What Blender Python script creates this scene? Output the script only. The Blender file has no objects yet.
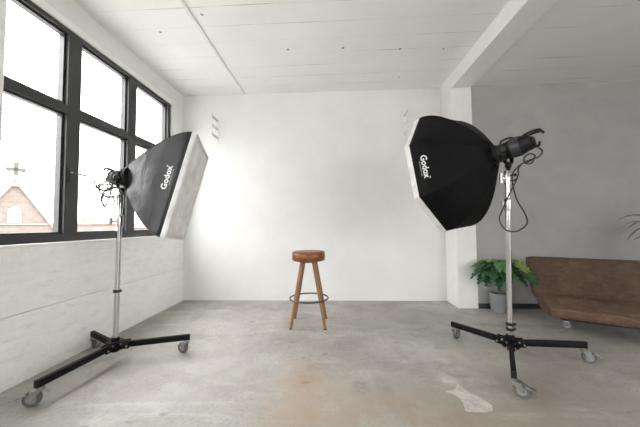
import bpy, bmesh, math, random
from mathutils import Vector, Matrix, Euler
random.seed(7)
C = bpy.context.scene.collection
PI = math.pi
def R(d): return math.radians(d)

# ------------------------------------------------------------------ materials
class NT:
    def __init__(self, name):
        self.m = bpy.data.materials.new(name); self.m.use_nodes = True
        self.t = self.m.node_tree; self.t.nodes.clear()
        self.out = self.n('ShaderNodeOutputMaterial')
    def n(self, typ, **kw):
        o = self.t.nodes.new(typ)
        for k, v in kw.items(): setattr(o, k, v)
        return o
    def l(self, a, b): self.t.links.new(a, b)
    def val(self, sock, v):
        if hasattr(v, 'is_linked') or isinstance(v, bpy.types.NodeSocket): self.l(v, sock)
        else: sock.default_value = v
    def math(self, op, a, b=0.0, clamp=False):
        o = self.n('ShaderNodeMath', operation=op); o.use_clamp = clamp
        self.val(o.inputs[0], a); self.val(o.inputs[1], b); return o.outputs[0]
    def pos(self):
        return self.n('ShaderNodeNewGeometry').outputs['Position']
    def objc(self):
        return self.n('ShaderNodeTexCoord').outputs['Object']
    def mapping(self, vec, scale=(1, 1, 1), loc=(0, 0, 0), rot=(0, 0, 0)):
        o = self.n('ShaderNodeMapping'); self.l(vec, o.inputs['Vector'])
        o.inputs['Scale'].default_value = scale; o.inputs['Location'].default_value = loc
        o.inputs['Rotation'].default_value = rot
        return o.outputs['Vector']
    def noise(self, vec, scale, detail=4, rough=.55, dist=0):
        o = self.n('ShaderNodeTexNoise'); self.l(vec, o.inputs['Vector'])
        o.inputs['Scale'].default_value = scale; o.inputs['Detail'].default_value = detail
        o.inputs['Roughness'].default_value = rough; o.inputs['Distortion'].default_value = dist
        return o.outputs['Fac']
    def ramp(self, fac, a, b, lo=0., hi=1.):
        o = self.n('ShaderNodeMapRange'); o.clamp = True
        self.val(o.inputs['Value'], fac)
        o.inputs['From Min'].default_value = a; o.inputs['From Max'].default_value = b
        o.inputs['To Min'].default_value = lo; o.inputs['To Max'].default_value = hi
        return o.outputs['Result']
    def mix(self, fac, a, b, mode='MIX'):
        o = self.n('ShaderNodeMix', data_type='RGBA', blend_type=mode)
        self.val(o.inputs['Factor'], fac)
        for s, v in ((o.inputs['A'], a), (o.inputs['B'], b)):
            if isinstance(v, tuple): s.default_value = (*v, 1) if len(v) == 3 else v
            else: self.l(v, s)
        return o.outputs['Result']
    def bsdf(self, col, rough=.6, metal=0., spec=.5, bump=None, bstr=.3, bdist=.01, **kw):
        b = self.n('ShaderNodeBsdfPrincipled')
        if isinstance(col, tuple): b.inputs['Base Color'].default_value = (*col, 1)
        else: self.l(col, b.inputs['Base Color'])
        self.val(b.inputs['Roughness'], rough); b.inputs['Metallic'].default_value = metal
        b.inputs['Specular IOR Level'].default_value = spec
        for k, v in kw.items(): b.inputs[k.replace('_', ' ')].default_value = v
        if bump is not None:
            bp = self.n('ShaderNodeBump'); bp.inputs['Strength'].default_value = bstr
            bp.inputs['Distance'].default_value = bdist
            self.l(bump, bp.inputs['Height']); self.l(bp.outputs['Normal'], b.inputs['Normal'])
        self.l(b.outputs['BSDF'], self.out.inputs['Surface'])
        return self.m

def simple(name, col, rough=.5, metal=0., spec=.5, var=.12, scale=30, bstr=0.0, **kw):
    t = NT(name); p = t.objc(); nz = t.noise(p, scale)
    c = t.mix(t.ramp(nz, .3, .7), tuple(x*(1-var) for x in col), tuple(min(1, x*(1+var)) for x in col))
    return t.bsdf(c, rough, metal, spec, bump=nz if bstr else None, bstr=bstr, bdist=.002, **kw)

M = {}
M['black_steel'] = simple('black_powder_coated_steel', (.005, .005, .0055), .5, .0, .15, .2, 60)
M['black_plastic'] = simple('black_plastic', (.008, .008, .009), .4, 0, .3, .25, 40)
M['grey_plastic'] = simple('slate_plastic', (.022, .026, .032), .35, 0, .5, .15, 40)
M['chrome'] = simple('chromed_steel', (.55, .55, .545), .13, 1.0, .5, .05, 8)
M['zinc'] = simple('zinc_plated_steel', (.40, .40, .395), .36, 1.0, .5, .08, 40)
M['rubber'] = simple('grey_rubber_tyre', (.11, .105, .10), .6, 0, .4, .2, 60)
M['hub'] = simple('grey_wheel_core', (.28, .28, .28), .5, .2, .5, .2, 60)
M['cable_black'] = simple('black_cable', (.02, .02, .02), .5, 0, .4, .1, 20)
M['cable_tan'] = simple('grey_tan_cable', (.055, .042, .03), .5, 0, .4, .2, 40)
M['logo'] = simple('white_print', (.8, .8, .8), .6, 0, .3, .02, 10)
M['logo_dim'] = simple('faded_white_print', (.42, .42, .42), .6, 0, .3, .02, 10)
M['frame'] = simple('anthracite_window_paint', (.028, .029, .030), .38, 0, .5, .08, 20)
M['white_paint'] = simple('white_gloss_paint', (.80, .80, .78), .4, 0, .5, .02, 6)
M['wood'] = None

def fabric(name, col, rough, spec=.35):
    t = NT(name); p = t.objc()
    w = t.noise(t.mapping(p, (1, 1, 1)), 9, 3, .5, .6)
    f = t.noise(p, 260, 2)
    h = t.math('ADD', t.math('MULTIPLY', w, 1.0), t.math('MULTIPLY', f, .06))
    c = t.mix(t.ramp(w, .3, .7), tuple(x*.85 for x in col), tuple(min(1, x*1.12) for x in col))
    return t.bsdf(c, rough, 0, spec, bump=h, bstr=.35, bdist=.02)
M['black_fabric'] = fabric('black_nylon_fabric', (.0045, .0045, .005), .6, .12)
M['black_satin'] = fabric('black_satin_fabric', (.024, .024, .027), .36)
M['white_fabric'] = fabric('white_nylon_fabric', (.74, .74, .73), .7)
M['diffuser'] = fabric('white_diffusion_cloth', (.70, .69, .67), .8)

def plaster(name, col, var=.03, bstr=.15, scale=3.0, blotch=0.):
    t = NT(name); p = t.pos()
    n1 = t.noise(p, scale, 5, .6); n2 = t.noise(p, 22, 4, .6)
    c = t.mix(t.ramp(n1, .3, .7), tuple(x*(1-var) for x in col), tuple(min(1, x*(1+var)) for x in col))
    if blotch:
        n3 = t.noise(t.mapping(p, (1, 1, 1.6)), 1.3, 6, .65, .4)
        c = t.mix(t.ramp(n3, .45, .75, 0, blotch), c, tuple(x*.7 for x in col))
    h = t.math('ADD', t.math('MULTIPLY', n1, .6), t.math('MULTIPLY', n2, .4))
    return t.bsdf(c, .75, 0, .3, bump=h, bstr=bstr, bdist=.012)
M['wall_white'] = plaster('white_plaster', (.72, .72, .718))
M['wall_grey'] = plaster('grey_cement_plaster', (.345, .343, .336), .06, .15, 2.2, .35)
M['pillar'] = plaster('painted_concrete_pillar', (.73, .73, .72), .03, .25, 8)
M['beam'] = plaster('painted_concrete_beam', (.72, .72, .71), .03, .15, 4)

def mat_ceiling(nm='board_marked_white_concrete', g=1.0):
    t = NT(nm); p = t.pos()
    sep = t.n('ShaderNodeSeparateXYZ'); t.l(p, sep.inputs[0])
    wob = t.noise(t.mapping(p, (.6, 6, 1)), 1.0, 3)
    y = t.math('ADD', sep.outputs['Y'], t.math('MULTIPLY', wob, .02))
    fr = t.math('FRACT', t.math('DIVIDE', t.math('ADD', y, 20.0), .235))
    d = t.math('ABSOLUTE', t.math('SUBTRACT', fr, .5))          # .5 on the joint
    joint = t.ramp(d, .478, .497)
    m1 = t.ramp(t.noise(t.mapping(p, (1.1, 4.2, 1)), 1.0, 4, .65), .52, .64)
    crack = t.math('MULTIPLY', joint, m1)
    base = t.noise(p, 2.0, 4); board = t.noise(t.mapping(p, (.4, 4.25, 1)), 1.0, 2)
    c = t.mix(t.ramp(base, .3, .7), tuple(x*g for x in (.765, .76, .752)), tuple(x*g for x in (.815, .81, .802)))
    c = t.mix(t.ramp(board, .35, .7, 0, .12), c, tuple(x*g for x in (.65, .645, .637)))
    c = t.mix(t.math('MULTIPLY', joint, .22), c, (.45, .44, .43))
    c = t.mix(t.math('MULTIPLY', crack, .75), c, (.20, .19, .18))
    # small anchor holes left in the concrete
    tot = None
    for hx, hy, r in ((-.482, 2.951, .016), (.145, 2.963, .018), (.80, 3.02, .017), (.932, 3.611, .012),
                      (1.30, 3.05, .013), (-1.211, 2.40, .014), (2.55, 3.0, .02), (3.2, 2.7, .02), (-1.75, 2.6, .014)):
        cv = t.n('ShaderNodeCombineXYZ'); cv.inputs[0].default_value = hx; cv.inputs[1].default_value = hy; cv.inputs[2].default_value = 3.1055
        dn = t.n('ShaderNodeVectorMath', operation='DISTANCE'); t.l(p, dn.inputs[0]); t.l(cv.outputs[0], dn.inputs[1])
        h = t.math('LESS_THAN', dn.outputs['Value'], r)
        tot = h if tot is None else t.math('MAXIMUM', tot, h)
    c = t.mix(t.math('MULTIPLY', tot, .75), c, (.12, .115, .11))
    hgt = t.math('SUBTRACT', t.math('MULTIPLY', base, .4), t.math('MULTIPLY', crack, 1.0))
    return t.bsdf(c, .8, 0, .25, bump=hgt, bstr=.25, bdist=.01)
M['ceiling'] = mat_ceiling(); M['ceiling_grey'] = mat_ceiling('board_marked_grey_concrete', .88)

def mat_brick_painted():
    t = NT('white_painted_brickwork'); p = t.pos()
    sep = t.n('ShaderNodeSeparateXYZ'); t.l(p, sep.inputs[0])
    cv = t.n('ShaderNodeCombineXYZ'); t.l(sep.outputs['Y'], cv.inputs[0]); t.l(sep.outputs['Z'], cv.inputs[1])
    b = t.n('ShaderNodeTexBrick'); t.l(cv.outputs[0], b.inputs['Vector'])
    b.inputs['Scale'].default_value = 1.0; b.inputs['Brick Width'].default_value = .215; b.inputs['Row Height'].default_value = .065
    b.inputs['Mortar Size'].default_value = .007; b.inputs['Mortar Smooth'].default_value = .6
    n1 = t.noise(t.mapping(p, (1, 1, 3.0)), 6, 6, .7, .5); n2 = t.noise(p, 40, 3)
    c = t.mix(t.ramp(n1, .3, .72), (.79, .79, .78), (.87, .87, .865))
    mk = t.ramp(t.noise(p, 2.2, 3), .45, .7)
    c = t.mix(t.math('MULTIPLY', t.math('MULTIPLY', b.outputs['Fac'], mk), .22), c, (.60, .595, .58))
    n3 = t.noise(t.mapping(p, (1, 2.4, 8)), 3, 6, .75)
    c = t.mix(t.ramp(n3, .54, .70, 0, .34), c, (.50, .48, .455))
    h = t.math('SUBTRACT', t.math('ADD', t.math('MULTIPLY', n1, .7), t.math('MULTIPLY', n2, .25)), t.math('MULTIPLY', t.math('MULTIPLY', b.outputs['Fac'], mk), .30))
    return t.bsdf(c, .7, 0, .35, bump=h, bstr=.6, bdist=.016)
M['brick_painted'] = mat_brick_painted()

def mat_floor():
    t = NT('worn_polished_concrete'); p = t.pos()
    big = t.noise(p, .9, 5, .6, .3); mid = t.noise(p, 3.2, 6, .65, .5); fine = t.noise(p, 38, 4, .6)
    streak = t.noise(t.mapping(p, (.7, 2.6, 1), rot=(0, 0, R(14))), 1.6, 5, .65, .8)
    c = t.mix(t.ramp(big, .36, .64), (.265, .247, .224), (.385, .370, .345))
    c = t.mix(t.ramp(mid, .46, .70, 0, .55), c, (.225, .205, .180))
    c = t.mix(t.ramp(streak, .52, .70, 0, .7), c, (.45, .437, .415))
    c = t.mix(t.ramp(fine, .48, .64, 0, .42), c, (.20, .188, .174))
    grit = t.noise(p, 95, 3, .7)
    c = t.mix(t.ramp(grit, .56, .68, 0, .5), c, (.16, .15, .14))
    sp = t.noise(t.mapping(p, (1, 1.5, 1)), 9, 2, .5)
    c = t.mix(t.ramp(sp, .70, .72, 0, .65), c, (.15, .14, .13))
    c = t.mix(t.ramp(t.noise(t.mapping(p, (1, 1.3, 1), loc=(3, 1, 0)), 5, 5, .7), .58, .72, 0, .45), c, (.47, .45, .42))
    def spot(c, x, y, rx, ry, col, amt, sc=5.0, th=.45):
        v = t.mapping(p, (1/rx, 1/ry, 1), loc=(-x/rx, -y/ry, 0))
        ln = t.n('ShaderNodeVectorMath', operation='LENGTH'); t.l(v, ln.inputs[0])
        nz = t.noise(p, sc, 5, .7)
        f = t.math('MULTIPLY', t.ramp(ln.outputs['Value'], .25, 1.0, 1, 0), t.ramp(nz, th-.12, th+.12))
        return t.mix(t.math('MULTIPLY', f, amt), c, col)
    c = spot(c, -.23, 1.98, .24, .34, (.31, .215, .14), .9, 7)
    c = spot(c, -.20, 1.62, .30, .40, (.325, .235, .16), .8, 6)
    c = spot(c, .15, 1.75, .75, .55, (.36, .305, .265), .75, 5)
    c = spot(c, .18, 1.86, .08, .14, (.17, .175, .165), .85, 16, .5)
    c = spot(c, .34, 1.88, .08, .15, (.185, .18, .18), .8, 16, .5)
    c = spot(c, -.205, 1.915, .05, .03, (.09, .08, .07), .9, 60, .5)
    c = spot(c, -1.005, 1.575, .035, .022, (.10, .09, .08), .95, 30, .42)
    c = spot(c, .70, 2.55, .55, .5, (.50, .48, .45), .5, 6)
    c = spot(c, .95, 2.15, .30, .55, (.52, .48, .44), .8, 7, .52)
    c = spot(c, .80, 1.97, .10, .10, (.62, .58, .54), .9, 12, .5)
    c = spot(c, .90, 2.65, .35, .15, (.27, .265, .255), .6, 5)
    c = spot(c, 1.5, 1.9, 1.2, .8, (.25, .218, .185), .6, 3)
    c = spot(c, .55, 1.62, .9, .35, (.27, .215, .17), .8, 5)
    c = spot(c, 1.25, 2.35, .5, .35, (.42, .39, .35), .7, 9)
    c = spot(c, -.9, 2.0, .9, .7, (.42, .405, .38), .6, 3)
    c = spot(c, .7, 3.4, .9, .35, (.34, .31, .275), .6, 4)
    r = t.ramp(mid, .3, .7, .36, .60)
    h = t.math('ADD', t.math('MULTIPLY', mid, .5), t.math('MULTIPLY', fine, .3))
    return t.bsdf(c, r, 0, .42, bump=h, bstr=.14, bdist=.008)
M['floor'] = mat_floor()
def mat_patch():
    t = NT('pale_screed_patch'); p = t.pos(); n = t.noise(p, 18, 5, .7, .5)
    return t.bsdf(t.mix(t.ramp(n, .35, .62), (.33, .305, .28), (.52, .485, .455)), .7, 0, .3, bump=n, bstr=.3, bdist=.004)
M['patch'] = mat_patch()

def mat_wood():
    t = NT('warm_oiled_oak'); p = t.objc()
    n = t.noise(t.mapping(p, (30, 30, 2.2)), 1.0, 5, .6, .6)
    c = t.mix(t.ramp(n, .3, .7), (.17, .085, .038), (.31, .172, .086))
    return t.bsdf(c, .45, 0, .4, bump=n, bstr=.08, bdist=.002)
M['wood'] = mat_wood()
def mat_leather():
    t = NT('cognac_leather'); p = t.objc()
    n = t.noise(p, 14, 5, .65, .3); f = t.noise(p, 120, 3)
    c = t.mix(t.ramp(n, .3, .7), (.115, .034, .011), (.27, .088, .026))
    c = t.mix(t.ramp(f, .55, .75, 0, .4), c, (.15, .045, .018))
    return t.bsdf(c, .33, 0, .5, bump=f, bstr=.2, bdist=.003)
M['leather'] = mat_leather()
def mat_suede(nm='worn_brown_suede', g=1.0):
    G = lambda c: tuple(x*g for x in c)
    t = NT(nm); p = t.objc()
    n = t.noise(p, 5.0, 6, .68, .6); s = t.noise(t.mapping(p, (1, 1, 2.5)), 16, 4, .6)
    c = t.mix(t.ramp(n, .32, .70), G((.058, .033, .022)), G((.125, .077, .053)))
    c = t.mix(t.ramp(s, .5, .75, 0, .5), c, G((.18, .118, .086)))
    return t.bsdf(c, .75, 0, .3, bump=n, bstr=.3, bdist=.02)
M['suede'] = mat_suede(g=.76); M['suede_seat_lit'] = mat_suede('worn_brown_suede_lit_seat', 1.25)  # seat copy is paler: light on the seat top is put into its colour
M['seam'] = simple('dark_brown_piping', (.075, .042, .028), .7)
M['pot'] = simple('grey_ceramic_pot', (.20, .207, .212), .6, 0, .4, .08, 8)
M['soil'] = simple('dark_potting_soil', (.03, .022, .016), .95, 0, .2, .5, 80, .6)
def mat_leaf(name, a, b):
    t = NT(name); p = t.objc(); n = t.noise(p, 12, 4)
    return t.bsdf(t.mix(t.ramp(n, .3, .7), a, b), .42, 0, .5, bump=n, bstr=.15, bdist=.004)
M['leaf_dark'] = mat_leaf('dark_green_leaf', (.014, .050, .020), (.035, .105, .040))
M['leaf_mid'] = mat_leaf('mid_green_leaf', (.035, .115, .035), (.075, .20, .065))
M['leaf_yellow'] = mat_leaf('yellow_green_leaf', (.14, .19, .04), (.24, .29, .085))
M['leaf_palm'] = mat_leaf('grey_green_palm_leaf', (.055, .075, .030), (.13, .16, .065))
M['stem'] = simple('brown_plant_stem', (.11, .075, .04), .7)
M['bark'] = simple('palm_bark', (.14, .10, .07), .85, 0, .3, .3, 30, .5)
def mat_glass():
    t = NT('clear_window_glass')
    tr = t.n('ShaderNodeBsdfTransparent'); tr.inputs[0].default_value = (.97, .975, .975, 1)
    gl = t.n('ShaderNodeBsdfGlossy'); gl.inputs['Roughness'].default_value = .02
    lw = t.n('ShaderNodeLayerWeight'); lw.inputs['Blend'].default_value = .5
    fr = t.math('ADD', t.math('MULTIPLY', t.math('POWER', lw.outputs['Facing'], 5.0), .5), .02)
    mx = t.n('ShaderNodeMixShader'); t.l(fr, mx.inputs[0]); t.l(tr.outputs[0], mx.inputs[1]); t.l(gl.outputs[0], mx.inputs[2])
    t.l(mx.outputs[0], t.out.inputs['Surface']); return t.m
M['glass'] = mat_glass()
def mat_brick(name, a, b, mortar, sc=1.0):
    t = NT(name); p = t.objc()
    sep = t.n('ShaderNodeSeparateXYZ'); t.l(p, sep.inputs[0])
    cv = t.n('ShaderNodeCombineXYZ'); t.l(t.math('ADD', sep.outputs['X'], sep.outputs['Y']), cv.inputs[0]); t.l(sep.outputs['Z'], cv.inputs[1])
    k = t.n('ShaderNodeTexBrick'); t.l(cv.outputs[0], k.inputs['Vector'])
    k.inputs['Color1'].default_value = (*a, 1); k.inputs['Color2'].default_value = (*b, 1); k.inputs['Mortar'].default_value = (*mortar, 1)
    k.inputs['Scale'].default_value = sc; k.inputs['Brick Width'].default_value = .5; k.inputs['Row Height'].default_value = .22
    k.inputs['Mortar Size'].default_value = .02
    n = t.noise(p, .8, 4)
    c = t.mix(t.ramp(n, .35, .7, 0, .35), k.outputs['Color'], mortar)
    return t.bsdf(c, .85, 0, .2)
M['church_brick'] = mat_brick('pale_church_brick', (0.080, 0.060, 0.052), (0.110, 0.086, 0.075), (0.108, 0.098, 0.090))
M['church_stone'] = simple('weathered_limestone', (0.106, 0.099, 0.090), .85)
M['cross_stone'] = simple('dark_weathered_stone', (.045, .043, .041), .9)
M['house_brick'] = mat_brick('pale_house_brick', (0.117, 0.090, 0.083), (0.135, 0.110, 0.101), (0.131, 0.122, 0.113))
M['roof_tile'] = simple('orange_roof_tile', (0.085, 0.036, 0.022), .8, 0, .3, .2, 3)
M['house_white'] = simple('white_window_paint', (0.162, 0.162, 0.158), .6)
M['dark_pane'] = simple('far_window_pane', (.12, .13, .14), .15, 0, .6, .1, 3)
M['ground'] = simple('pale_paved_ground', (.30, .295, .285), .9, 0, .2, .2, 1)

# ------------------------------------------------------------------ mesh helpers
class MB:
    def __init__(self): self.b = bmesh.new()
    def box(self, c, s, rot=None, bevel=0.0, seg=2):
        r = bmesh.ops.create_cube(self.b, size=1.0); vs = r['verts']
        m = Matrix.Translation(c) @ (rot.to_4x4() if rot is not None else Matrix()) @ Matrix.Diagonal((*s, 1))
        bmesh.ops.transform(self.b, matrix=m, verts=vs)
        if bevel:
            es = list({e for v in vs for e in v.link_edges})
            bmesh.ops.bevel(self.b, geom=es, offset=bevel, segments=seg, affect='EDGES', profile=.5)
        return self
    def span(self, x0, x1, y0, y1, z0, z1, bevel=0.0):
        return self.box(((x0+x1)/2, (y0+y1)/2, (z0+z1)/2), (abs(x1-x0), abs(y1-y0), abs(z1-z0)), None, bevel)
    def tube(self, pts, r, n=10, closed=False, flat=None):
        pts = [Vector(p) for p in pts]; k = len(pts)
        rs = r if isinstance(r, (list, tuple)) else [r]*k
        rings = []; ref = None
        for i, p in enumerate(pts):
            if closed: d = pts[(i+1) % k]-pts[i-1]
            else: d = pts[min(i+1, k-1)]-pts[max(i-1, 0)]
            if d.length < 1e-9: d = Vector((0, 0, 1))
            d.normalize()
            if ref is None:
                ref = Vector((0, 0, 1)) if abs(d.z) < .9 else Vector((1, 0, 0))
            u = ref-d*ref.dot(d)
            if u.length < 1e-6: u = d.orthogonal()
            u.normalize(); w = d.cross(u); ref = u
            fl = flat or 1.0
            rings.append([self.b.verts.new(p+rs[i]*(math.cos(2*PI*j/n)*u+fl*math.sin(2*PI*j/n)*w)) for j in range(n)])
        for i in range(k if closed else k-1):
            a, c = rings[i], rings[(i+1) % k]
            off = 0
            if closed and i == k-1:
                off = min(range(n), key=lambda o: (a[0].co-c[o].co).length)
            for j in range(n):
                self.b.faces.new((a[j], a[(j+1) % n], c[(j+1+off) % n], c[(j+off) % n]))
        if not closed:
            self.b.faces.new(rings[0][::-1]); self.b.faces.new(rings[-1])
        return self
    def lathe(self, prof, n=28, o=(0, 0, 0), ax=None):
        """prof: list of (radius, height) along axis ax (default Z)."""
        o = Vector(o); d = Vector(ax).normalized() if ax is not None else Vector((0, 0, 1))
        u = d.orthogonal().normalized() if ax is not None else Vector((1, 0, 0)); w = d.cross(u)
        rings = []
        for r, h in prof:
            if r < 1e-6: rings.append([self.b.verts.new(o+d*h)])
            else: rings.append([self.b.verts.new(o+d*h+r*(math.cos(2*PI*j/n)*u+math.sin(2*PI*j/n)*w)) for j in range(n)])
        for a, c in zip(rings, rings[1:]):
            for j in range(n):
                if len(a) == 1 and len(c) == 1: continue
                if len(a) == 1: self.b.faces.new((a[0], c[(j+1) % n], c[j]))
                elif len(c) == 1: self.b.faces.new((a[j], a[(j+1) % n], c[0]))
                else: self.b.faces.new((a[j], a[(j+1) % n], c[(j+1) % n], c[j]))
        return self
    def poly(self, pts, ext=None):
        vs = [self.b.verts.new(p) for p in pts]; f = self.b.faces.new(vs)
        if ext is not None:
            r = bmesh.ops.extrude_face_region(self.b, geom=[f])
            bmesh.ops.translate(self.b, vec=ext, verts=[g for g in r['geom'] if isinstance(g, bmesh.types.BMVert)])
        return self
    def grid(self, fn, nu, nv):
        g = [[self.b.verts.new(fn(i/nu, j/nv)) for j in range(nv+1)] for i in range(nu+1)]
        for i in range(nu):
            for j in range(nv):
                self.b.faces.new((g[i][j], g[i+1][j], g[i+1][j+1], g[i][j+1]))
        return g
    def build(self, name, mat, parent=None, smooth=30, mods=(), weld=0.0):
        if weld: bmesh.ops.remove_doubles(self.b, verts=self.b.verts, dist=weld)
        bmesh.ops.recalc_face_normals(self.b, faces=self.b.faces)
        me = bpy.data.meshes.new(name); self.b.to_mesh(me); self.b.free()
        o = bpy.data.objects.new(name, me); C.objects.link(o)
        me.materials.append(mat)
        if smooth:
            for p in me.polygons: p.use_smooth = True
            me.set_sharp_from_angle(angle=R(smooth))
        if parent is not None: o.parent = parent
        for f in mods: f(o)
        return o

def solid(t, off=0):
    def f(o):
        m = o.modifiers.new('thickness', 'SOLIDIFY'); m.thickness = t; m.offset = off
    return f
def subd(n=1):
    def f(o):
        m = o.modifiers.new('smooth', 'SUBSURF'); m.levels = n; m.render_levels = n
    return f
def tag(o, label, cat=None, group=None, kind=None):
    o['label'] = label
    if cat: o['category'] = cat
    if group: o['group'] = group
    if kind: o['kind'] = kind
    return o
def thing(name, label, cat, loc=(0, 0, 0), rot=None, group=None):
    o = bpy.data.objects.new(name, None); C.objects.link(o); o.empty_display_size = .1
    o.location = loc
    if rot is not None:
        o.rotation_mode = 'QUATERNION'; o.rotation_quaternion = rot.to_quaternion()
    return tag(o, label, cat, group)
def spline(pts, n=8, closed=False):
    pts = [Vector(p) for p in pts]; k = len(pts); out = []
    for i in range(k if closed else k-1):
        g = (lambda j: pts[j % k]) if closed else (lambda j: pts[max(0, min(k-1, j))])
        a, b, c, d = g(i-1), g(i), g(i+1), g(i+2)
        for s in range(n):
            t = s/n
            out.append(.5*((2*b)+(c-a)*t+(2*a-5*b+4*c-d)*t*t+(3*b-a-3*c+d)*t**3))
    if not closed: out.append(pts[-1])
    return out
def frame_rot(x, z):
    """rotation whose local x and z follow the two given directions"""
    z = Vector(z).normalized(); x = Vector(x); x = (x-z*x.dot(z)).normalized(); y = z.cross(x)
    return Matrix((x, y, z)).transposed()

# ------------------------------------------------------------------ room shell
H = 3.1055; D = 3.9386; DG = 3.60; XL = -2.234; XR = 6.0; YB = -5.0
def struct(name, mb, mat, label, parent=None, **kw):
    o = mb.build(name, M[mat], parent, **kw)
    if parent is None: tag(o, label, None, None, 'structure')
    return o
struct('floor', MB().span(-2.5, XR+.2, YB-.2, D+.2, -.12, 0), 'floor', 'stained grey concrete floor of the studio', smooth=0)
struct('ceiling', MB().span(-2.5, XR+.2, YB-.2, D+.2, H, H+.15), 'ceiling', 'white board-marked concrete ceiling', smooth=0)
struct('ceiling_right', MB().span(1.8734, XR, YB, DG, 2.938, H), 'ceiling_grey', 'lower grey board-marked concrete ceiling on the right', smooth=0)
struct('wall_back', MB().span(-2.5, 1.74, D, D+.2, 0, H), 'wall_white', 'white plastered back wall behind the stool', smooth=0)
struct('wall_back_right', MB().span(1.74, XR+.2, DG, D+.2, 0, H), 'wall_grey', 'grey cement wall behind the sofa', smooth=0)
struct('wall_right', MB().span(XR, XR+.2, YB, D, 0, .962).span(XR, XR+.2, YB, D, 2.845, H).span(XR, XR+.2, YB, -4.6, .962, 2.845).span(XR, XR+.2, .2125, D, .962, 2.845), 'wall_white', 'grey wall at the right end of the room', smooth=0)
struct('wall_rear', MB().span(-2.5, XR+.2, YB-.2, YB, 0, .962).span(-2.5, XR+.2, YB-.2, YB, 2.845, H).span(-2.5, 2.9125, YB-.2, YB, .962, 2.845).span(5.6625, XR+.2, YB-.2, YB, .962, 2.845), 'wall_white', 'white wall behind the camera', smooth=0)
# window wall: low painted brick parapet, piers and header beam
lw = MB().span(-2.5, XL, YB, D, .497, .962).span(-2.5, XL-.018, YB, D, .487, .497)
lw.span(-2.5, XL+.004, YB, D, 0, .487)
struct('wall_left', lw, 'brick_painted', 'low white painted brick wall under the windows', smooth=0)
pier = MB().span(-2.5, XL-.018, 3.648, D, .962, 2.905)
struct('wall_left_corner', pier, 'wall_white', 'narrow white wall strip between window and back wall', smooth=0)
pier = MB().span(-2.5, -2.284, .90, 1.62, .962, 2.905).span(-2.284, XL-.008, .90, 1.693, 1.0, 2.905)
pier.span(-2.5, XL-.018, YB, -4.6, .962, 2.905)
struct('wall_left_pier', pier, 'brick_painted', 'painted brick pier at the near end of the window', smooth=0)
struct('trim_1', MB().span(-2.5, XL-.034, YB, D, 2.905, H), 'beam', 'white concrete header beam above the windows', smooth=0)
struct('trim_2', MB().span(-2.372, XL+.006, 1.693, 3.648, .962, .982, .003), 'white_paint', 'thin white window sill board', smooth=0)
struct('trim_3', MB().span(-2.5, -2.372, YB, 3.648, .962, .98), 'frame', 'outer sill under the windows', smooth=0)
# roller-blind boxes hide the frame heads
bl = MB().span(-2.335, XL-.028, 1.70, 3.80, 2.838, 2.905, .012)
struct('trim_4', bl, 'white_paint', 'long white blind box under the header beam', smooth=40)
struct('trim_5', MB().span(-2.36, XL-.006, -4.6, .90, 2.84, 2.905), 'white_paint', 'white blind box over the windows behind the camera', smooth=0)
# beam + pillar on the right
struct('trim_6', MB().span(1.6163, 1.8734, YB, D-.3526, H-.187, H, .006).span(1.6163, 1.8734, D-.36, D, H-.187, H), 'beam', 'white concrete ceiling beam running to the pillar', smooth=0)
def pillar():
    m = MB(); n = 26; rnd = random.Random(3)
    for i in range(n):
        pass
    x0, x1, y0 = 1.6163, 1.8734, D-.3526
    m.span(x0, x1, y0, D, 0, H-.187, .008)
    return m
struct('trim_7', pillar(), 'pillar', 'white square concrete pillar in front of the back wall', smooth=0)
# cable cover on the ceiling
struct('trim_8', MB().span(-1.330, -1.303, -1.5, D, H-.014, H, .003), 'beam', 'thin white cable cover along the ceiling', smooth=0)
struct('baseboard_back_right', MB().span(1.8735, XR, DG-.012, DG, 0, .065), 'frame', 'low dark skirting under the grey wall', smooth=0)
# pale patch in the floor
def patch():
    pts = [(.727, 1.844), (.80, 1.865), (.842, 1.915), (.862, 1.865), (.885, 1.825), (.925, 1.775), (.945, 1.72), (.935, 1.672), (.89, 1.648),
           (.835, 1.645), (.775, 1.655), (.782, 1.70), (.79, 1.752), (.775, 1.80), (.745, 1.823)]
    ctr = (.85, 1.76)
    m = MB(); P = spline([(x, y, .0003) for x, y in pts], 4, True)
    m.poly([(p.x+random.uniform(-.004, .004), p.y+random.uniform(-.004, .004), .0003) for p in P], Vector((0, 0, .0012)))
    o = m.build('floor_patch', M['patch'], bpy.data.objects['floor'], 0)
    o['label'] = 'pale bare patch in the concrete'
patch()

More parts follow.
